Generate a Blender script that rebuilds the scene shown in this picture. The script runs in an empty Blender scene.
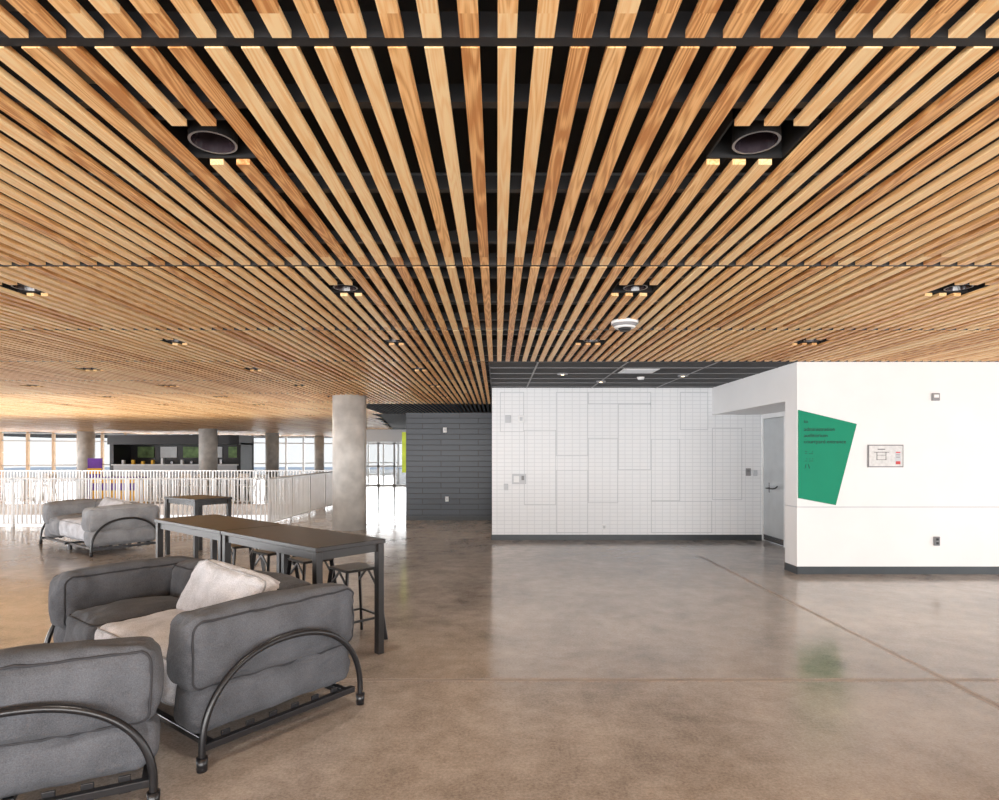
import bpy, bmesh, math, random
from mathutils import Vector, noise, Matrix
random.seed(7)
S=bpy.context.scene
H=2.83; HC=1.6; F=600.0
# ------------------------------------------------------------ materials
def newmat(name):
    m=bpy.data.materials.new(name); m.use_nodes=True
    return m,m.node_tree.nodes,m.node_tree.links,m.node_tree.nodes['Principled BSDF']
def pmat(name,col,rough=.5,metal=0,nscale=0,namt=.12,bump=0,bscale=40,spec=.5,emis=0):
    m,N,L,B=newmat(name)
    B.inputs['Roughness'].default_value=rough; B.inputs['Metallic'].default_value=metal
    B.inputs['Specular IOR Level'].default_value=spec
    B.inputs['Base Color'].default_value=(*col,1)
    if emis:
        B.inputs['Emission Color'].default_value=(*col,1); B.inputs['Emission Strength'].default_value=emis
    tc=N.new('ShaderNodeTexCoord')
    if nscale:
        n=N.new('ShaderNodeTexNoise'); n.inputs['Scale'].default_value=nscale; n.inputs['Detail'].default_value=6
        L.new(tc.outputs['Object'],n.inputs['Vector'])
        r=N.new('ShaderNodeValToRGB'); r.color_ramp.elements[0].position=.3; r.color_ramp.elements[1].position=.7
        r.color_ramp.elements[0].color=(*[c*(1-namt) for c in col],1); r.color_ramp.elements[1].color=(*[min(1,c*(1+namt)) for c in col],1)
        L.new(n.outputs['Fac'],r.inputs['Fac']); L.new(r.outputs['Color'],B.inputs['Base Color'])
    if bump:
        n=N.new('ShaderNodeTexNoise'); n.inputs['Scale'].default_value=bscale; n.inputs['Detail'].default_value=4
        L.new(tc.outputs['Object'],n.inputs['Vector'])
        b=N.new('ShaderNodeBump'); b.inputs['Strength'].default_value=bump; b.inputs['Distance'].default_value=.01
        L.new(n.outputs['Fac'],b.inputs['Height']); L.new(b.outputs['Normal'],B.inputs['Normal'])
    return m
def math_(N,L,op,a,b=None,c=None):
    n=N.new('ShaderNodeMath'); n.operation=op
    for i,v in enumerate((a,b,c)):
        if v is None: continue
        if isinstance(v,(int,float)): n.inputs[i].default_value=v
        else: L.new(v,n.inputs[i])
    return n.outputs[0]
SP=.111
def wood_mat():
    m,N,L,B=newmat('fir_slats')
    tc=N.new('ShaderNodeTexCoord'); sx=N.new('ShaderNodeSeparateXYZ'); L.new(tc.outputs['Object'],sx.inputs[0])
    X,Y,Z=sx.outputs
    ci=math_(N,L,'FLOOR',math_(N,L,'DIVIDE',math_(N,L,'ADD',X,SP*500-.03+SP/2),SP))
    ri=math_(N,L,'FLOOR',math_(N,L,'DIVIDE',math_(N,L,'ADD',Y,50.2),2.075))
    wn=N.new('ShaderNodeTexWhiteNoise'); wn.noise_dimensions='2D'
    cv=N.new('ShaderNodeCombineXYZ'); L.new(ci,cv.inputs[0]); L.new(ri,cv.inputs[1]); L.new(cv.outputs[0],wn.inputs['Vector'])
    rnd=wn.outputs['Value']
    gc=N.new('ShaderNodeCombineXYZ')
    L.new(math_(N,L,'MULTIPLY_ADD',X,14.0,math_(N,L,'MULTIPLY',rnd,90)),gc.inputs[0])
    L.new(math_(N,L,'MULTIPLY_ADD',Y,.9,math_(N,L,'MULTIPLY',rnd,37)),gc.inputs[1])
    L.new(math_(N,L,'MULTIPLY',Z,14.0),gc.inputs[2])
    n1=N.new('ShaderNodeTexNoise'); n1.inputs['Scale'].default_value=1; n1.inputs['Detail'].default_value=1.5
    L.new(gc.outputs[0],n1.inputs['Vector'])
    rings=math_(N,L,'SINE',math_(N,L,'MULTIPLY',n1.outputs['Fac'],75))
    gc2=N.new('ShaderNodeVectorMath'); gc2.operation='MULTIPLY'; L.new(gc.outputs[0],gc2.inputs[0]); gc2.inputs[1].default_value=(16,3.5,16)
    n2=N.new('ShaderNodeTexNoise'); n2.inputs['Scale'].default_value=1; n2.inputs['Detail'].default_value=4
    L.new(gc2.outputs[0],n2.inputs['Vector'])
    f=math_(N,L,'ADD',math_(N,L,'MULTIPLY_ADD',rings,.19,.13),math_(N,L,'MULTIPLY',n2.outputs['Fac'],.75))
    f=math_(N,L,'ADD',f,math_(N,L,'MULTIPLY_ADD',rnd,.75,-.36))
    r=N.new('ShaderNodeValToRGB'); e=r.color_ramp.elements
    e[0].position=.05; e[0].color=(.54,.225,.068,1); e[1].position=1.0; e[1].color=(.98,.71,.39,1)
    x=e.new(.48); x.color=(.89,.515,.215,1)
    L.new(f,r.inputs['Fac']); L.new(r.outputs['Color'],B.inputs['Base Color'])
    B.inputs['Roughness'].default_value=.45
    return m
def concrete_floor():
    m,N,L,B=newmat('polished_concrete')
    tc=N.new('ShaderNodeTexCoord'); O=tc.outputs['Object']
    def nz(s,d,ro=.55,dist=0):
        n=N.new('ShaderNodeTexNoise'); n.inputs['Scale'].default_value=s; n.inputs['Detail'].default_value=d; n.inputs['Roughness'].default_value=ro; n.inputs['Distortion'].default_value=dist
        L.new(O,n.inputs['Vector']); return n.outputs['Fac']
    a=nz(.8,7,.68,.4); b=nz(4.5,8,.75); c=nz(60,3,.85)
    f=math_(N,L,'ADD',math_(N,L,'MULTIPLY',a,.60),math_(N,L,'ADD',math_(N,L,'MULTIPLY',b,.48),math_(N,L,'MULTIPLY',c,.52)))
    r=N.new('ShaderNodeValToRGB'); e=r.color_ramp.elements
    e[0].position=.56; e[0].color=(.15,.120,.100,1); e[1].position=1.0; e[1].color=(.54,.475,.42,1)
    L.new(f,r.inputs['Fac'])
    sx=N.new('ShaderNodeSeparateXYZ'); L.new(O,sx.inputs[0]); X,Y,Z=sx.outputs
    j=nz(9,5,.7)
    wob=math_(N,L,'MULTIPLY_ADD',j,.05,-.025)
    d1=math_(N,L,'ABSOLUTE',math_(N,L,'ADD',math_(N,L,'SUBTRACT',Y,4.25),wob))
    d2=math_(N,L,'ABSOLUTE',math_(N,L,'ADD',math_(N,L,'SUBTRACT',X,3.18),wob))
    d2=math_(N,L,'ADD',d2,math_(N,L,'GREATER_THAN',Y,9.3))
    d=math_(N,L,'MINIMUM',d1,d2)
    line=math_(N,L,'LESS_THAN',d,.006)
    halo=math_(N,L,'LESS_THAN',math_(N,L,'SUBTRACT',d,math_(N,L,'MULTIPLY',c,.06)),.002)
    mx=N.new('ShaderNodeMix'); mx.data_type='RGBA'; L.new(math_(N,L,'MULTIPLY',halo,.45),mx.inputs['Factor']); L.new(r.outputs['Color'],mx.inputs[6]); mx.inputs[7].default_value=(.48,.40,.35,1)
    m2=N.new('ShaderNodeMix'); m2.data_type='RGBA'; L.new(math_(N,L,'MULTIPLY',line,.65),m2.inputs['Factor']); L.new(mx.outputs[2],m2.inputs[6]); m2.inputs[7].default_value=(.13,.10,.08,1)
    L.new(m2.outputs[2],B.inputs['Base Color'])
    rr=math_(N,L,'ADD',math_(N,L,'MULTIPLY_ADD',b,.14,.085),math_(N,L,'MULTIPLY',math_(N,L,'LESS_THAN',Y,4.25),.08))
    rr=math_(N,L,'ADD',rr,math_(N,L,'MULTIPLY',halo,.25))
    L.new(rr,B.inputs['Roughness']); B.inputs['IOR'].default_value=1.68
    bp=N.new('ShaderNodeBump'); bp.inputs['Strength'].default_value=.03; bp.inputs['Distance'].default_value=.01
    L.new(a,bp.inputs['Height']); L.new(bp.outputs['Normal'],B.inputs['Normal'])
    return m
def brick_mat(name,c1,c2,mortar,bw,bh,rough,bump,msize=.006,off=.5):
    m,N,L,B=newmat(name)
    tc=N.new('ShaderNodeTexCoord'); mp=N.new('ShaderNodeMapping'); mp.inputs['Rotation'].default_value=(math.radians(-90),0,0)
    L.new(tc.outputs['Object'],mp.inputs['Vector'])
    b=N.new('ShaderNodeTexBrick'); L.new(mp.outputs[0],b.inputs['Vector']); b.offset=off
    b.inputs['Color1'].default_value=(*c1,1); b.inputs['Color2'].default_value=(*c2,1); b.inputs['Mortar'].default_value=(*mortar,1)
    b.inputs['Scale'].default_value=1; b.inputs['Brick Width'].default_value=bw; b.inputs['Row Height'].default_value=bh; b.inputs['Mortar Size'].default_value=msize
    b.inputs['Mortar Smooth'].default_value=.2
    L.new(b.outputs['Color'],B.inputs['Base Color']); B.inputs['Roughness'].default_value=rough
    bp=N.new('ShaderNodeBump'); bp.invert=True; bp.inputs['Strength'].default_value=bump; bp.inputs['Distance'].default_value=.01
    L.new(b.outputs['Fac'],bp.inputs['Height']); L.new(bp.outputs['Normal'],B.inputs['Normal'])
    return m
def fabric(name,c):
    m,N,L,B=newmat(name)
    tc=N.new('ShaderNodeTexCoord'); O=tc.outputs['Object']
    n=N.new('ShaderNodeTexNoise'); n.inputs['Scale'].default_value=5; n.inputs['Detail'].default_value=8; L.new(O,n.inputs['Vector'])
    w=N.new('ShaderNodeTexNoise'); w.inputs['Scale'].default_value=200; L.new(O,w.inputs['Vector'])
    f=math_(N,L,'ADD',math_(N,L,'MULTIPLY',n.outputs['Fac'],.5),math_(N,L,'MULTIPLY',w.outputs['Fac'],.5))
    r=N.new('ShaderNodeValToRGB'); e=r.color_ramp.elements; e[0].position=.3; e[1].position=.7
    e[0].color=(*[v*.55 for v in c],1); e[1].color=(*[min(1,v*1.45) for v in c],1)
    L.new(f,r.inputs['Fac']); L.new(r.outputs['Color'],B.inputs['Base Color'])
    B.inputs['Roughness'].default_value=.92; B.inputs['Sheen Weight'].default_value=.05; B.inputs['Specular IOR Level'].default_value=.2
    # soft directional creases
    mp=N.new('ShaderNodeMapping'); mp.inputs['Scale'].default_value=(1,.45,1.3); L.new(O,mp.inputs['Vector'])
    bp=N.new('ShaderNodeBump'); bp.inputs['Strength'].default_value=.5; bp.inputs['Distance'].default_value=.025
    n3=N.new('ShaderNodeTexNoise'); n3.inputs['Scale'].default_value=8; n3.inputs['Detail'].default_value=2.5; n3.inputs['Distortion'].default_value=1.2; L.new(mp.outputs[0],n3.inputs['Vector'])
    L.new(n3.outputs['Fac'],bp.inputs['Height']); L.new(bp.outputs['Normal'],B.inputs['Normal'])
    return m
M={}
M['wood']=wood_mat(); M['floor']=concrete_floor()
M['black']=pmat('black_plenum',(.008,.008,.009),.8,nscale=3)
M['rail']=pmat('black_rail',(.014,.014,.016),.5,nscale=5)
M['conduit']=pmat('galvanised_conduit',(.22,.23,.24),.35,.8,nscale=8)
M['metal']=pmat('black_powdercoat',(.010,.010,.012),.32,nscale=30,bump=.03,bscale=300)
M['table']=pmat('black_laminate',(.016,.013,.012),.34,nscale=6,namt=.25,spec=.35)
M['white']=pmat('white_paint',(.80,.80,.805),.55,nscale=2,namt=.02,bump=.02,bscale=120)
M['whitem']=pmat('white_metal',(.80,.81,.82),.4,nscale=4,namt=.05)
M['tile']=brick_mat('white_perforated_panel',(.85,.865,.89),(.83,.85,.875),(.70,.72,.75),.14,.072,.45,.22,.006,0)
M['panel']=pmat('white_panel_trim',(.55,.57,.60),.45,nscale=4,namt=.04)
M['seam']=pmat('white_panel_seam',(.60,.625,.655),.45,nscale=4,namt=.04)
M['dark']=brick_mat('dark_slate_boards',(.024,.033,.048),(.031,.041,.058),(.009,.011,.016),.9,.13,.38,.6,.008)
M['base']=pmat('dark_rubber_base',(.04,.048,.055),.45,nscale=6)
M['col']=pmat('cast_concrete',(.62,.605,.58),.6,nscale=3.5,namt=.18,bump=.15,bscale=30)
M['gray']=fabric('grey_denim',(.092,.096,.108)); M['light']=fabric('bleached_canvas',(.60,.605,.64)); M['mid']=fabric('pale_grey_denim',(.30,.31,.33))
M['pipe']=pmat('dark_piping',(.03,.03,.035),.8,nscale=30)
M['pipel']=pmat('light_piping',(.33,.33,.34),.8,nscale=30)
M['green']=pmat('teal_enamel',(.001,.235,.130),.5,nscale=3,namt=.04,spec=.25)
M['greent']=pmat('dark_teal_lettering',(.001,.035,.025),.5,nscale=30)
M['door']=pmat('brushed_steel_door',(.50,.53,.55),.4,.2,nscale=4,namt=.06)
M['steel']=pmat('steel',(.3,.3,.31),.25,.9,nscale=20)
M['dtile']=pmat('charcoal_ceiling_tile',(.040,.041,.045),.8,nscale=6,bump=.1,bscale=200)
M['tbar']=pmat('grey_tbar',(.24,.24,.25),.5,nscale=5)
M['lens']=pmat('dark_lens',(.030,.022,.028),.15,nscale=5)
M['lamp']=pmat('lamp_emitter',(1,.80,.52),.5,emis=4,nscale=0)
M['red']=pmat('red_print',(.6,.05,.05),.5,nscale=10)
M['paper']=pmat('map_paper',(.66,.66,.66),.5,nscale=25,namt=.12)
M['frame']=pmat('grey_sign_frame',(.18,.18,.19),.4,nscale=20)
M['yellow']=pmat('yellow_cloth',(.85,.50,.05),.7,nscale=8)
M['purple']=pmat('purple_cloth',(.13,.04,.36),.7,nscale=8)
M['lime']=pmat('lime_panel',(.60,.75,.04),.5,nscale=4)
M['kiosk']=pmat('kiosk_black',(.025,.024,.026),.4,nscale=3)
M['timber']=pmat('timber_mullion',(.62,.42,.25),.5,nscale=8)
M['ground']=pmat('outdoor_paving',(.55,.55,.53),.85,nscale=.8)
M['leaf']=pmat('foliage',(.20,.30,.13),.8,nscale=3,namt=.5)
g,N_,L_,B_=newmat('clear_glazing')
B_.inputs['Base Color'].default_value=(.9,.96,.97,1); B_.inputs['Roughness'].default_value=.03
tr=N_.new('ShaderNodeBsdfTransparent'); mxs=N_.new('ShaderNodeMixShader'); mxs.inputs[0].default_value=.10
nn=N_.new('ShaderNodeTexNoise'); nn.inputs['Scale'].default_value=.5
L_.new(tr.outputs[0],mxs.inputs[1]); L_.new(B_.outputs[0],mxs.inputs[2]); L_.new(mxs.outputs[0],N_['Material Output'].inputs['Surface'])
M['glass']=g
# ------------------------------------------------------------ mesh builder
class MB:
    def __init__(s): s.v=[]; s.f=[]; s.mi=[]; s.mats=[]
    def m(s,k):
        if k not in s.mats: s.mats.append(k)
        return s.mats.index(k)
    def box(s,x0,x1,y0,y1,z0,z1,k):
        b=len(s.v); i=s.m(k)
        s.v+=[(x0,y0,z0),(x1,y0,z0),(x1,y1,z0),(x0,y1,z0),(x0,y0,z1),(x1,y0,z1),(x1,y1,z1),(x0,y1,z1)]
        for q in ((3,2,1,0),(4,5,6,7),(0,1,5,4),(1,2,6,5),(2,3,7,6),(3,0,4,7)):
            s.f.append(tuple(b+a for a in q)); s.mi.append(i)
    def beam(s,a,b,w,h,k,up=(0,0,1)):
        a=Vector(a);b=Vector(b);d=(b-a).normalized(); u=Vector(up)
        if abs(d.dot(u))>.98: u=Vector((0,1,0))
        x=d.cross(u).normalized(); y=x.cross(d).normalized(); n=len(s.v); i=s.m(k)
        for p in (a,b):
            for sx_,sy_ in ((-1,-1),(1,-1),(1,1),(-1,1)): s.v.append(tuple(p+x*sx_*w/2+y*sy_*h/2))
        for q in ((3,2,1,0),(4,5,6,7),(0,1,5,4),(1,2,6,5),(2,3,7,6),(3,0,4,7)):
            s.f.append(tuple(n+c for c in q)); s.mi.append(i)
    def cyl(s,x,y,z0,z1,r,k,n=32,r2=None):
        r2=r if r2 is None else r2; b=len(s.v); i=s.m(k)
        for z,rr in ((z0,r),(z1,r2)):
            for a in range(n): t=2*math.pi*a/n; s.v.append((x+rr*math.cos(t),y+rr*math.sin(t),z))
        for a in range(n): s.f.append((b+a,b+(a+1)%n,b+n+(a+1)%n,b+n+a)); s.mi.append(i)
        s.f.append(tuple(b+a for a in reversed(range(n)))); s.mi.append(i)
        s.f.append(tuple(b+n+a for a in range(n))); s.mi.append(i)
    def poly(s,pts,k):
        b=len(s.v); s.v+=list(pts); s.f.append(tuple(range(b,b+len(pts)))); s.mi.append(s.m(k))
    def obj(s,name,parent=None,bevel=0,smooth=False):
        me=bpy.data.meshes.new(name); me.from_pydata(s.v,[],s.f)
        for k in s.mats: me.materials.append(M[k])
        me.polygons.foreach_set('material_index',s.mi)
        if smooth:
            me.polygons.foreach_set('use_smooth',[len(p.vertices)==4 for p in me.polygons])
        me.update()
        o=bpy.data.objects.new(name,me); S.collection.objects.link(o)
        if parent: o.parent=parent
        if bevel:
            b=o.modifiers.new('bevel','BEVEL'); b.width=bevel; b.segments=2; b.limit_method='ANGLE'
        return o
def empty(name,loc=(0,0,0),rz=0):
    o=bpy.data.objects.new(name,None); o.location=loc; o.rotation_euler=(0,0,rz); o.empty_display_size=.1
    S.collection.objects.link(o); return o
def tube(name,pts,r,k,parent=None,cyclic=False,loc=None,rot=None):
    cu=bpy.data.curves.new(name,'CURVE'); cu.dimensions='3D'; cu.bevel_depth=r; cu.bevel_resolution=3; cu.use_fill_caps=True
    sp=cu.splines.new('POLY'); sp.points.add(len(pts)-1)
    for p,c in zip(sp.points,pts): p.co=(*c,1)
    sp.use_cyclic_u=cyclic; sp.use_smooth=True
    cu.materials.append(M[k]); o=bpy.data.objects.new(name,cu); S.collection.objects.link(o)
    if parent: o.parent=parent
    if loc: o.location=loc
    if rot: o.rotation_euler=rot
    return o
# ------------------------------------------------------------ room shell
VX0,VX1,VY0,VY1=-45,-5.15,13.25,19.2
b=MB()
def fl(x0,x1,y0,y1): b.box(x0,x1,y0,y1,-.35,0,'floor')
fl(-45,14,-9,VY0); fl(VX1,14,VY0,VY1); fl(-45,14,VY1,62)
b.obj('floor')
b=MB(); b.box(-45,-5,12,20.5,-3.9,-3.8,'floor'); b.obj('floor_lower_level')
b=MB(); b.box(-45,VX1+.3,VY1+1,VY1+1.2,-3.8,-.35,'white'); b.obj('wall_stairwell')
b=MB(); b.box(-200,200,-150,260,-4.2,-4.1,'ground'); b.obj('ground')
b=MB(); b.box(-46,12,-9,62,H+.42,H+.52,'black'); b.obj('ceiling')
# wood slat ceiling
b=MB()
fixtures=[]
for cy in (2.40,4.52,6.62,8.75,10.85,12.95,15.05,19.2,23.4,27.6):
    for k in range(-9,4):
        cx=-1.15+2.42*k if k<=0 else -1.15+2.20+(k-1)*2.45
        if cy>8 and k>0: continue
        if cy>15.5 and cx>-5: continue
        fixtures.append((cx,cy))
fixtures=[(cx,cy) for cx,cy in fixtures if abs(cx)/cy<1.05]
seams=[-.35,1.796,3.93,5.97,8.0]
y=8.0
while y<52: y+=2.1; seams.append(y)
seams=[-4.5,-2.45]+seams
SW,SH=.056,.024
i0=int(-44/SP); i1=int(10/SP)
for i in range(i0,i1):
    x=.03+i*SP
    for a,c in zip(seams[:-1],seams[1:]):
        y0,y1=a+.022,c-.022
        if a>=7.9 and x>-.1: continue
        if c>18.6 and x>-3.57-(c-18)*.133: continue
        if c>30 and y1>50.9+.615*x: continue
        if abs(x)/max(c,1)>1.6 and c>0: continue
        segs=[(y0,y1)]
        for cx,cy in fixtures:
            if abs(x-cx)<.145 and a<cy<c:
                hh=.15
                segs=[(y0,cy-hh),(cy+hh,y1)]
        for s0,s1 in segs: b.box(x-SW/2,x+SW/2,s0,s1,H,H+SH,'wood')
b.obj('wood_slat_ceiling')
b=MB()
for a,c in zip(seams[:-1],seams[1:]):
    if c>20: break
    xr=10 if c<=8.1 else -.12
    b.box(-30,xr,a-.020,a+.020,H+.004,H+.08,'rail')
    for t in (.17,.5,.83):
        yy=a+(c-a)*t; b.box(-30,xr,yy-.02,yy+.02,H+SH+.001,H+.09,'rail')
for xx in [k*1.22-.2 for k in range(-14,8)]:
    b.box(xx-.015,xx+.015,-4,8,H+.10,H+.15,'rail')
b.box(.02,.06,-3,7.9,H+.2,H+.24,'conduit'); b.box(-.25,-.22,-3,7.9,H+.24,H+.27,'conduit'); b.box(.55,.575,-3,7.9,H+.22,H+.245,'conduit')
b.box(-1.6,-1.57,-3,7.9,H+.22,H+.25,'conduit')
for yy in (2.0,3.05,4.4,5.6,7.0): b.box(-3,3,yy,yy+.03,H+.17,H+.2,'conduit')
b.obj('ceiling_suspension_rails')
b=MB(); b.box(-.115,10,8.0,8.03,H-.002,H+.3,'rail'); b.box(-.115,-.095,8.0,18.5,H-.005,H+.3,'rail'); b.obj('trim_1')
# recessed fixtures
for cx,cy in fixtures:
    e=empty('recessed_downlight',(cx,cy,H))
    b=MB()
    w=.165;d=.15
    for (x0,x1,y0,y1) in ((-w,-w+.008,-d,d),(w-.008,w,-d,d),(-w,w,-d,-d+.008),(-w,w,d-.008,d)):
        b.box(x0,x1,y0,y1,.026,.16,'black')
    b.box(-w,w,-d,d,.16,.17,'black')
    b.obj('housing',e)
    b=MB()
    n=32; R,r=.092,.082; zz=.03
    for t in range(n):
        a0,a1=2*math.pi*t/n,2*math.pi*(t+1)/n
        P=lambda rr,a,z:(rr*math.cos(a),rr*math.sin(a)+.03,z)
        b.poly([P(R,a0,zz),P(R,a1,zz),P(r,a1,zz),P(r,a0,zz)][::-1],'tbar')
        b.poly([P(r,a0,zz),P(r,a1,zz),P(.06,a1,.13),P(.06,a0,.13)],'lens')
        b.poly([P(R,a0,zz),P(R,a1,zz),P(R,a1,.15),P(R,a0,.15)],'black')
    b.cyl(0,.03,.128,.134,.062,'rail',24)
    b.cyl(-.03,.03,.112,.127,.012,'lamp',12)
    b.obj('can',e)
# ceiling tiles right
b=MB(); b.box(-.095,4.0,8.03,11.16,H,H+.03,'dtile'); b.box(-3.5,1,14.75,29.9,H+.0,H+.03,'dtile'); b.poly([(-3.57,18.1,H+.03),(-1,18.1,H+.03),(-1,50,H+.03),(-8,50,H+.03)],'dtile')
for k in range(-1,5):
    xx=.55+k*1.2
    if -.09<xx<4: b.box(xx-.012,xx+.012,8.03,11.16,H-.006,H,'tbar')
for k in range(0,5):
    b.box(-.095,4,8.55+k*.6-.008,8.55+k*.6+.008,H-.006,H,'tbar')
b.obj('acoustic_tile_ceiling')
e=empty('air_diffuser',(2.08,8.83,H-.012)); b=MB()
b.box(-.26,.26,-.22,.22,0,.006,'whitem')
for k in range(6): b.box(-.22,.22,-.18+k*.065,-.15+k*.065,-.006,0,'panel')
b.obj('grille',e)
for (x,yy) in ((1.0,9.15),(1.75,10.1),(2.9,9.35)):
    e=empty('ceiling_spotlight',(x,yy,H)); b=MB(); b.cyl(0,0,-.02,-.001,.08,'tbar'); b.cyl(0,0,-.026,-.02,.022,'lamp'); b.obj('can',e)
e=empty('smoke_detector',(2.3,9.6,H-.04)); b=MB(); b.cyl(0,0,0,.04,.045,'whitem',24,.06); b.obj('body',e)
# right wall + soffit + door recess
WY=8.0; CX=4.0
b=MB()
b.box(CX,11,WY,8.33,0.0,.885,'white'); b.box(CX,11,WY,8.33,.9,H,'white'); b.box(CX+.012,11,WY+.012,8.32,.88,.91,'panel')
b.obj('wall_right')
b=MB(); b.box(CX-.008,11,WY-.012,WY,0,.10,'base'); b.box(CX-.012,CX,WY-.012,8.33,0,.10,'base'); b.obj('baseboard_right')
b=MB(); b.box(CX,4.94,8.33,11.16,2.33,H,'white'); b.obj('soffit')
b=MB(); b.box(4.94,5.1,8.33,10.22,0,H,'white'); b.box(4.94,5.1,10.22,11.16,2.30,H,'white'); b.obj('wall_door_recess')
e=empty('door_1',(4.94,10.25,0)); b=MB()
b.box(-.02,.06,0,.05,0,2.33,'whitem'); b.box(-.02,.06,.86,.91,0,2.33,'whitem'); b.box(-.02,.06,.05,.86,2.25,2.33,'whitem')
b.obj('frame',e)
b=MB(); b.box(0,.045,.053,.857,.01,2.245,'door'); b.obj('leaf',e,bevel=.003)
b=MB(); b.box(-.010,0,.61,.65,.90,1.08,'steel'); b.obj('escutcheon',e)
tube('pull_handle',[(-.005,.63,.98),(-.06,.63,.98),(-.07,.61,.98),(-.075,.45,.98),(-.075,.33,.985),(-.07,.25,1.0),(-.06,.2,1.03)],.012,'metal',e)
b=MB(); b.box(-.01,0,.06,.85,.02,.12,'steel'); b.obj('kick_plate',e)
# back wall
b=MB(); BY=11.16
b.box(-.093,5.1,BY,BY+.15,0,H,'tile'); b.box(-.093,0.05,BY+.15,15,0,H,'white')
b.obj('wall_back')
b=MB(); b.box(-.1,4.92,BY-.014,BY,0,.10,'base'); b.box(-.107,-.093,BY-.014,14.5,0,.1,'base'); b.obj('baseboard_back')
def wx(px,Y): return (px-497)/F*Y
def wz(py,Y): return HC-(py-454)/F*Y
b=MB()
def groove(x0,y0,x1,y1):
    X0,X1=wx(x0,BY),wx(x1,BY); Z1,Z0=wz(y0,BY),wz(y1,BY); t=.013
    yy0,yy1=BY-.006,BY
    b.box(X0,X1,yy0,yy1,Z0,Z0+t,'seam'); b.box(X0,X1,yy0,yy1,Z1-t,Z1,'seam'); b.box(X0,X0+t,yy0,yy1,Z0,Z1,'seam'); b.box(X1-t,X1,yy0,yy1,Z0,Z1,'seam')
for r in ((588,438,618,503),(651,439,680,501),(556,392,588,456),(618,404,651,470),(524,430,556,505),(680,392,708,430),(500,392,524,432),(712,428,742,500),(588,392,651,404),(556,470,588,533),(651,501,712,533)): groove(*r)
b.obj('trim_2')
def device(name,px,py,w,h,Y,k='whitem',parts=()):
    e=empty(name,(wx(px,Y),Y+.004,wz(py,Y))); b=MB(); b.box(-w/2,w/2,-.03,0,-h/2,h/2,k); b.obj('plate',e,bevel=.006)
    b=MB()
    for (x,z,ww,hh,kk) in (parts or ((0,0,w*.5,h*.5,'panel'),)): b.box(x-ww/2,x+ww/2,-.036,-.03,z-hh/2,z+hh/2,kk)
    b.obj('face',e)
device('fire_strobe',508,419,.11,.14,BY,'panel'); device('fire_strobe',521,419,.11,.14,BY,'whitem')
device('control_panel',519,479,.26,.19,BY,'panel',((-.05,0,.1,.12,'whitem'),(.07,.02,.05,.08,'tbar')))
device('light_switch',506,487,.08,.12,BY,'panel'); device('wall_outlet',604,527,.08,.1,BY)
device('card_reader',748,472,.09,.14,BY,'tbar',((0,.02,.05,.04,'frame'),)); device('light_switch',755,473,.07,.11,BY,'panel')
device('thermostat',935,397,.10,.10,WY,'tbar',((0,.01,.06,.04,'whitem'),))
so=((0,.025,.03,.03,'rail'),(0,-.025,.03,.03,'rail'))
device('wall_outlet',936,541,.075,.12,WY,'frame',so)
e=empty('evacuation_map',(wx(885,WY),WY+.004,wz(456,WY))); b=MB()
b.box(-.235,.235,-.02,0,-.15,.15,'frame'); b.box(-.222,.222,-.023,-.02,-.137,.137,'paper')
b.box(.12,.2,-.025,-.023,-.115,.06,'panel'); b.box(.13,.19,-.026,-.023,-.11,-.07,'red'); b.box(.13,.19,-.026,-.023,.04,.055,'red')
for (x,z,w,h) in ((-.06,.05,.2,.006),(-.12,0,.006,.1),(-.0,0,.006,.1),(-.06,-.05,.13,.006),(-.06,.01,.12,.004),(.16,0,.05,.004),(.16,-.02,.05,.004),(.16,.02,.05,.004),(-.06,.09,.1,.01)):
    b.box(x-w/2,x+w/2,-.0255,-.023,z-h/2,z+h/2,'rail')
b.obj('framed_print',e)
e=empty('teal_wayfinding_sign',(CX,WY,0)); b=MB()
P=[(798,410),(856,424),(835,505),(798,498)]
pf=[(wx(px,WY)-CX,-.02,wz(py,WY)) for px,py in P]; pb=[(a,0,c) for a,_,c in pf]
b.poly(pf[::-1],'green'); b.poly(pb,'green')
for i in range(4): j=(i+1)%4; b.poly([pf[i],pf[j],pb[j],pb[i]],'green')
b.obj('panel',e)
def text(name,s,x,z,size,y=-.022):
    cu=bpy.data.curves.new(name,'FONT'); cu.body=s; cu.size=size; cu.extrude=.002; cu.space_line=1.15
    cu.materials.append(M['greent']); o=bpy.data.objects.new(name,cu); S.collection.objects.link(o)
    o.parent=e; o.location=(x,y,z); o.rotation_euler=(math.radians(90),0,math.radians(0))
text('lettering_small','to',.08,wz(423,WY),.065)
text('lettering_1','administration\nauditorium\ncourtyard entrance',.08,wz(431,WY),.072)
text('lettering_2',':: ..:\n.: :.:\n/ \\',.09,wz(454,WY),.085)
# dark wall
DY=14.5
b=MB(); b.box(-2.2,-.1,DY,DY+.2,0,2.6,'dark'); b.obj('wall_dark')
b=MB(); b.box(-2.2,-.1,DY-.012,DY,0,.1,'base'); b.obj('baseboard_dark')
device('wall_outlet',447,499,.08,.12,DY); device('wall_speaker',445,430,.09,.12,DY)
b=MB(); b.box(-2.30,-2.195,DY+.02,DY+.07,1.15,2.13,'lime'); b.obj('lime_blade_sign',bevel=.004)
# columns
def column(x,y,r):
    b=MB(); b.cyl(x,y,0,H+.1,r,'col',48); b.obj('concrete_column',smooth=True)
column(-3.15,12.82,.352)
for x,y,r in ((-14.2,29.5,.42),(-22.6,33.0,.42),(-13.3,35.5,.38),(-12,40.5,.32)): column(x,y,r)
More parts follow.
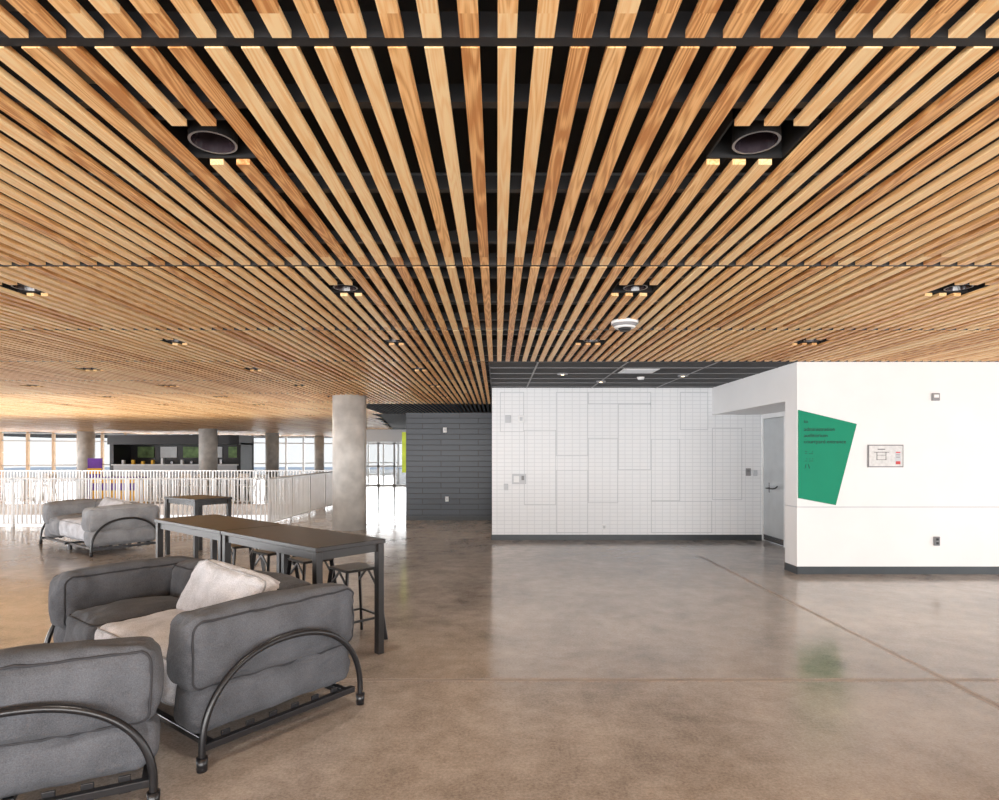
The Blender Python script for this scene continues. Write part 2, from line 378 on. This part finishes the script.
# railings
def railing(a,c):
    a=Vector(a);c=Vector(c);d=c-a;L=d.length;d.normalize(); b=MB()
    b.beam(a+Vector((0,0,1.06)),c+Vector((0,0,1.06)),.05,.03,'whitem'); b.beam(a+Vector((0,0,.08)),c+Vector((0,0,.08)),.04,.02,'whitem')
    n=int(L/.10)
    for i in range(n+1):
        p=a+d*(i*L/n); post=i%14==0
        b.beam(p+Vector((0,0,0 if post else .08)),p+Vector((0,0,1.06)),.05 if post else .022,.05 if post else .03,'whitem')
    b.obj('picket_railing')
railing((-26,13.1,0),(-5.06,13.1,0)); railing((-5.0,13.16,0),(-5.0,19.3,0)); railing((-26,19.36,0),(-5.06,19.36,0))
# far facade
P0=Vector((-36,28.77,0)); P1=Vector((-7.6,46.2,0)); d=(P1-P0); L=d.length; d.normalize()
b=MB(); n=int(L/1.15)
for i in range(n+1):
    p=P0+d*(i*L/n); b.beam(p,p+Vector((0,0,H+.1)),.12,.16,'timber' if i<14 else 'whitem')
for z in (.08,.95,2.35,H-.03): b.beam(P0+Vector((0,0,z)),P1+Vector((0,0,z)),.1,.07,'whitem')
q0=P0;q1=P1
b.poly([tuple(q0),tuple(q1),(q1.x,q1.y,H),(q0.x,q0.y,H)],'glass')
b.obj('window_1')
# entry doors
e=empty('door_2',(-6.7,30,0)); b=MB()
W=2.3
for x in (0,.75,.8,1.55,1.6,2.3): b.box(x-.035,x+.035,-.03,.03,0,2.2,'whitem')
for z in (.0,.95,2.1): b.box(0,W,-.03,.03,z,z+.08,'whitem')
b.box(0,W,-.005,.005,.05,2.15,'glass'); b.obj('glazed_leaves',e)
b=MB(); b.box(-8.2,-6.74,29.95,30.1,0,H,'white'); b.box(-6.74,-4.36,29.95,30.1,2.2,H,'white'); b.box(-4.36,-.1,29.95,30.1,0,H,'kiosk'); b.obj('wall_entry')
# kiosk
e=empty('cafe_kiosk',(-20.4,31.6,0)); b=MB()
b.box(0,6.9,1.5,1.7,0,2.5,'kiosk'); b.box(0,6.9,-.2,1.7,2.1,2.6,'kiosk'); b.box(0,.2,0,1.7,0,2.2,'kiosk'); b.box(6.7,6.9,0,1.7,0,2.2,'kiosk')
b.obj('shell',e)
b=MB(); b.box(.2,6.7,0,.6,0,1.0,'panel'); b.box(.1,6.8,-.05,.65,1.0,1.06,'whitem'); b.obj('counter',e)
b=MB()
for i in range(5): b.box(.6+i*1.25,1.5+i*1.25,1.46,1.5,1.4,2.0,'whitem' if i%2 else 'leaf')
for i in range(11): b.box(.5+i*.52,.62+i*.52,.2,.35,1.06,1.06+.15+.2*random.random(),random.choice(['yellow','whitem','red','steel']))
b.obj('menu_boards_and_goods',e)
e=empty('promo_stand',(-13.9,20.6,0)); b=MB(); b.box(0,1.5,0,.7,0,.75,'yellow'); b.box(-.02,1.52,-.02,.72,.75,.80,'purple'); b.box(0,1.5,-.012,0,.35,.6,'purple'); b.obj('draped_table',e)
b=MB(); b.box(-.5,0,.5,.54,.0,1.45,'purple'); b.box(-.5,0,.49,.5,.9,1.1,'yellow'); b.obj('banner',e)
def chair(x,y,rz,k='whitem'):
    e=empty('cafe_chair',(x,y,0),rz); b=MB()
    b.box(-.21,.21,-.21,.21,.43,.46,k)
    for sx_ in (-1,1):
        b.beam((sx_*.19,-.19,.43),(sx_*.22,-.23,0),.025,.025,k); b.beam((sx_*.19,.19,.43),(sx_*.22,.25,0),.025,.025,k)
        b.beam((sx_*.19,.2,.45),(sx_*.18,.27,.86),.025,.025,k)
    b.box(-.19,.19,.24,.275,.66,.86,k); b.obj('frame',e)
def ctable(x,y):
    e=empty('cafe_table',(x,y,0)); b=MB(); b.cyl(0,0,.72,.75,.4,'whitem'); b.cyl(0,0,.02,.72,.035,'whitem',16); b.cyl(0,0,0,.02,.25,'whitem'); b.obj('top_and_pedestal',e)
for x in (-9.6,-7.3,-11.8,-17): 
    ctable(x,21.6); chair(x-.75,21.6,math.radians(90)); chair(x+.75,21.6,math.radians(-90)); chair(x,22.5,0)
e=empty('ceiling_sensor',(1.19,5.59,H)); b=MB()
b.cyl(0,0,-.02,.01,.125,'whitem',40); b.cyl(0,0,-.045,-.02,.10,'tbar',40,.118); b.cyl(0,0,-.06,-.045,.085,'whitem',40,.10); b.cyl(0,0,-.085,-.06,.045,'rail',30,.06)
b.obj('body',e,smooth=True)
# ------------------------------------------------------------ furniture
def cushion(name,c,s,mat,parent,rot=(0,0,0),puff=(.02,.02,.03),r=.06,seed=0,pipe=None,pk='pipe',wr=.013):
    bm=bmesh.new(); bmesh.ops.create_cube(bm,size=2)
    bmesh.ops.subdivide_edges(bm,edges=bm.edges[:],cuts=25,use_grid_fill=True)
    h=[v/2 for v in s]; r=min(r,min(h)*.95)
    for v in bm.verts:
        p=[math.copysign(abs(t)**.8,t) if abs(t)>1e-6 else 0 for t in v.co]
        q=Vector([p[i]*h[i] for i in range(3)])
        core=Vector([max(-(h[i]-r),min(h[i]-r,q[i])) for i in range(3)])
        dd=q-core
        n_=dd.normalized() if dd.length>1e-6 else Vector((0,0,1))
        pos=core+n_*r
        for a in range(3):
            o1,o2=(a+1)%3,(a+2)%3
            pos[a]+=(p[a]**3)*puff[a]*(1-p[o1]**2)*(1-p[o2]**2)
        w=noise.noise(Vector((pos.x*5+seed*7.3,pos.y*5,pos.z*6)))+.6*noise.noise(Vector((pos.x*13,pos.y*13+seed*3,pos.z*13)))
        edge=1-min(1,min([1-abs(t) for t in sorted([abs(p[0]),abs(p[1]),abs(p[2])])[:2]])*2.2)
        w+=1.1*edge*noise.noise(Vector((pos.x*24+seed,pos.y*24,pos.z*24)))
        v.co=pos+n_*w*wr
    me=bpy.data.meshes.new(name); bm.to_mesh(me); bm.free(); me.materials.append(M[mat])
    for p in me.polygons: p.use_smooth=True
    o=bpy.data.objects.new(name,me); S.collection.objects.link(o); o.parent=parent; o.location=c; o.rotation_euler=rot
    ss=o.modifiers.new('sub','SUBSURF'); ss.levels=1; ss.render_levels=1
    if pipe is not None:
        a,b_=[i for i in range(3) if i!=pipe]
        for sg in (-1,1):
            ha,hb=h[a]-.27*r,h[b_]-.27*r; cr=r*.8; pts=[]
            for qx,qy,t0 in ((1,1,0),(-1,1,90),(-1,-1,180),(1,-1,270)):
                for k in range(7):
                    t=math.radians(t0+k*15); pt=[0,0,0]; pt[a]=qx*(ha-cr)+cr*math.cos(t); pt[b_]=qy*(hb-cr)+cr*math.sin(t); pt[pipe]=sg*(h[pipe]-.27*r)
                    pts.append(pt)
            dense=[]
            for k in range(len(pts)):
                p0=Vector(pts[k]);p1=Vector(pts[(k+1)%len(pts)]); m_=max(1,int((p1-p0).length/.05))
                for j in range(m_):
                    q=p0.lerp(p1,j/m_)
                    n_=Vector((0,0,0)); n_[pipe]=sg*.7
                    if abs(q[a])/h[a]>abs(q[b_])/h[b_]: n_[a]=math.copysign(.7,q[a])
                    else: n_[b_]=math.copysign(.7,q[b_])
                    w=noise.noise(Vector((q.x*5+seed*7.3,q.y*5,q.z*6)))+.6*noise.noise(Vector((q.x*13,q.y*13+seed*3,q.z*13)))+1.1*noise.noise(Vector((q.x*24+seed,q.y*24,q.z*24)))
                    dense.append(tuple(q+n_*w*wr))
            tube(name+'_piping',dense,.0062,pk,parent,True,c,rot)
    return o
def arch(parent,p0,p1,hgt,name='arch_tube'):
    p0=Vector(p0);p1=Vector(p1);pts=[]
    n=44; mid=(p0+p1)/2; hv=(p1-p0)/2
    pts.append((p0.x,p0.y,.05))
    for i in range(n+1):
        t=math.pi*(1-i/n); cc,sn=math.cos(t),math.sin(t)
        ex=2/2.2
        u=math.copysign(abs(cc)**ex,cc); w=abs(sn)**ex
        q=mid+hv*u; pts.append((q.x,q.y,.10+(hgt-.10)*w))
    pts.append((p1.x,p1.y,.05))
    tube(name,pts,.018,'metal',parent)
def feet(parent,L_pts):
    b=MB()
    for x,y in L_pts:
        b.cyl(x,y,0,.07,.024,'metal',20,.028)
    b.obj('feet',parent,smooth=True)
def sofa(x,y,rz,main='gray',seatl='light',pil=True):
    e=empty('modular_sofa',(x,y,0),rz); L=2.14; D=.98; ax=.065
    pl='pipel' if main=='mid' else 'pipe'
    for k,x0,yc,dd in (('far',.15,D/2,D),('near',L-.15,D/2+.03,D+.09)):
        cushion('arm_%s_lower'%k,(x0,yc,.27),(.27,dd-.04,.28),main,e,seed=len(k)+x,r=.08,puff=(.022,.015,.0),pipe=None,pk=pl)
        cushion('arm_%s_upper'%k,(x0,yc,.55),(.28,dd,.38),main,e,seed=len(k)+3+x,r=.065,puff=(.035,.03,.035),pipe=0,pk=pl)
    for k,(x0,x1) in enumerate(((.27,1.07),(1.07,1.87))):
        cushion('back_%d'%k,((x0+x1)/2,D-.13,.44),(x1-x0,.27,.60),main,e,seed=k+11,r=.075,puff=(.01,.04,.03),pipe=1,pk=pl)
    for k,(x0,x1,mm) in enumerate(((.27,.78,main),(.78,1.87,seatl))):
        cushion('seat_%d'%k,((x0+x1)/2,.37,.35),(x1-x0,.74,.29),mm,e,seed=k+17,r=.08,puff=(.0,.01,.045),pipe=2,pk='pipel' if mm!='gray' else 'pipe')
    if pil:
        cushion('loose_back_pillow',(1.28,.66,.60),(.90,.20,.42),seatl,e,rot=(math.radians(-26),math.radians(3),0),seed=23,r=.07,puff=(.0,.06,.02),pipe=1,pk='pipel')
    b=MB()
    for yy in (.06,D-.06): b.box(-.045,L+.045,yy-.02,yy+.02,.09,.125,'metal')
    for xx in (-.045,L/2,L+.045): b.box(xx-.02,xx+.02,.0,D,.09,.125,'metal')
    for t in range(6): 
        for xx in (-.03,L+.02): b.box(xx,xx+.012,.12+t*.14,.17+t*.14,.075,.15,'metal')
    b.obj('base_frame',e,bevel=.004)
    for xx in (-ax,L+ax): arch(e,(xx,.0,0),(xx,D+.04,0),.56)
    feet(e,[(-ax,0),(-ax,D+.04),(L+ax,0),(L+ax,D+.04)])
    b=MB(); b.cyl(L/2,.08,0,.1,.03,'metal',20); b.cyl(L/2,D-.08,0,.1,.03,'metal',20); b.obj('centre_feet',e)
    return e
A=Vector((-1.54,3.065)); o_=A-Vector((.8,-.6))*2.14
sofa(o_.x,o_.y,math.radians(-36.87))
o3=Vector((-6.35,9.35))-Vector((.8,-.6))*2.14
sofa(o3.x,o3.y,math.radians(-36.87),main='mid',seatl='light')
rz=math.radians(26.8); e=empty('lounge_armchair',(-2.57,2.285,0),rz); L=1.1
cushion('back_lower',(L/2,.14,.25),(L,.26,.26),'gray',e,seed=31,r=.08,puff=(.015,.02,0))
cushion('back_upper',(L/2,.14,.525),(L,.27,.36),'gray',e,seed=35,r=.065,puff=(.03,.035,.03),pipe=1)
cushion('seat',(.67,.44,.30),(.82,.36,.22),'gray',e,seed=37,pipe=2,puff=(0,0,.01))
cushion('arm',(.13,.46,.42),(.25,.42,.52),'gray',e,seed=39,r=.08,pipe=0)
b=MB()
for yy in (-.045,.58): b.box(.0,L,yy-.02,yy+.02,.09,.125,'metal')
for xx in (.03,L/2,L-.03): b.box(xx-.02,xx+.02,-.03,.58,.09,.125,'metal')
for t in range(7): b.box(.12+t*.14,.17+t*.14,-.03,-.018,.07,.15,'metal')
b.obj('base_frame',e,bevel=.004)
arch(e,(.04,-.065,0),(L-.0,-.065,0),.53); feet(e,[(.04,-.065),(L,-.065)])
b=MB(); b.cyl(.06,.58,0,.1,.03,'metal',20); b.cyl(L-.06,.58,0,.1,.03,'metal',20); b.obj('rear_feet',e)
def table(x,y,rz,L,W,h=.92):
    e=empty('counter_height_table',(x,y,0),rz)
    b=MB(); b.box(0,L,0,W,h-.035,h,'table'); b.obj('top',e,bevel=.004)
    b=MB(); b.box(.03,L-.03,.03,.05,h-.10,h-.036,'table'); b.box(.03,L-.03,W-.05,W-.03,h-.10,h-.036,'table'); b.box(.03,.05,.05,W-.05,h-.10,h-.036,'table'); b.box(L-.05,L-.03,.05,W-.05,h-.10,h-.036,'table'); b.obj('apron',e)
    for i,(xx,yy) in enumerate(((.01,.01),(L-.065,.01),(.01,W-.065),(L-.065,W-.065))):
        b=MB(); b.box(xx,xx+.055,yy,yy+.055,0,h-.036,'table'); b.obj('leg_%d'%(i+1),e,bevel=.003)
u=Vector((-.76,.65)); u.normalize(); w=Vector((u.y,-u.x))
FC=Vector((-1.31,4.34)); rz=math.atan2(-u.y,-u.x)
for k in (0,1):
    o_=FC+u*(1.5*(k+1)+.01*k); table(o_.x,o_.y,rz,1.5,.64)
table(-5.3,9.55,math.radians(-36),.95,.6,.92)
def stool(x,y,rz):
    e=empty('metal_bar_stool',(x,y,0),rz); b=MB(); h=.63
    b.box(-.155,.155,-.155,.155,h-.025,h,'metal'); b.obj('seat',e,bevel=.012)
    b=MB()
    for i,(sx_,sy_) in enumerate(((-1,-1),(1,-1),(1,1),(-1,1))):
        b.beam((sx_*.135,sy_*.135,h-.02),(sx_*.20,sy_*.20,0),.035,.02,'metal',up=(sx_,-sy_,0))
        b.beam((sx_*.135,sy_*.135,h-.15),(sx_*.0,sy_*.135,h-.03),.012,.02,'metal')
    for z in (.2,):
        q=.135+.065*(1-z/h)
        for a,c in (((-q,-q),(q,-q)),((q,-q),(q,q)),((q,q),(-q,q)),((-q,q),(-q,-q))): b.beam((*a,z),(*c,z),.018,.018,'metal')
    b.obj('legs',e,bevel=.002)
R=Vector((-.88,4.84))
for k in range(4):
    p=R+u*(.50+.66*k)+w*.03; stool(p.x,p.y,rz+random.uniform(-.12,.12))
# ------------------------------------------------------------ lights
W_=bpy.data.worlds.new('world'); S.world=W_; W_.use_nodes=True; N=W_.node_tree.nodes; L=W_.node_tree.links
bg=N['Background']; bg.inputs['Strength'].default_value=1.1
tc=N.new('ShaderNodeTexCoord'); sx=N.new('ShaderNodeSeparateXYZ'); L.new(tc.outputs['Generated'],sx.inputs[0])
r=N.new('ShaderNodeValToRGB'); L.new(sx.outputs[2],r.inputs['Fac']); r.color_ramp.elements[0].color=(.95,.98,1,1); r.color_ramp.elements[1].color=(.45,.65,1,1); r.color_ramp.elements[1].position=.8
L.new(r.outputs['Color'],bg.inputs['Color'])
def area(name,loc,rot,sx_,sy_,pw,col):
    l=bpy.data.lights.new(name,'AREA'); l.shape='RECTANGLE'; l.size=sx_; l.size_y=sy_; l.energy=pw; l.color=col
    o=bpy.data.objects.new(name,l); o.location=loc; o.rotation_euler=rot; S.collection.objects.link(o)
area('rear_fill',(-1.5,-6.0,1.0),(math.radians(122),0,0),18,1.9,2150,(1,.98,.96))  # added fill behind the camera, tilted up to brighten the ceiling; no window there
area('side_fill',(11.5,2,1.0),(math.radians(118),0,math.radians(90)),10,1.9,420,(1,.98,.97))  # added fill from the right, out of view; no window stands there
area('left_fill',(-22,4,1.0),(math.radians(116),0,math.radians(-90)),14,1.9,2100,(.97,.98,1))  # unseen fill added on the left for general light, not a window
area('left_fill',(-31,22,1.4),(math.radians(95),0,math.radians(-90)),14,2.6,1500,(.97,.98,1))  # added out-of-view fill for the left sides of the far columns
area('void_up_fill',(-16,16.2,-3.5),(math.radians(180),0,0),20,5,1900,(.94,.97,1))  # added upward fill hidden in the stairwell void to light the far ceiling
area('window_daylight_far',(-21.8-.3,37.5+.5,1.45),(math.radians(90),0,math.radians(211.5)),33,2.7,1700,(.95,.98,1))
area('entry_daylight',(-5.55,30.5,1.1),(math.radians(90),0,math.radians(180)),2.4,2.1,110,(.95,.98,1))
for cx,cy in fixtures:
    if cy<16 and -8<cx<6.5:
        l=bpy.data.lights.new('downlight_lamp','SPOT'); l.energy=75; l.color=(1,.91,.80); l.spot_size=math.radians(85); l.spot_blend=.9; l.shadow_soft_size=.06
        o=bpy.data.objects.new('downlight_lamp',l); o.location=(cx,cy,H-.02); S.collection.objects.link(o)
# ------------------------------------------------------------ camera
cam=bpy.data.cameras.new('camera'); cam.sensor_width=36; cam.lens=F/999*36; cam.shift_x=2.5/999; cam.shift_y=54/999; cam.clip_end=500
co=bpy.data.objects.new('camera',cam); co.location=(0,0,HC); co.rotation_euler=(math.radians(90),0,0); S.collection.objects.link(co); S.camera=co
S.view_settings.view_transform='Standard'; S.view_settings.look='None'; S.view_settings.exposure=0
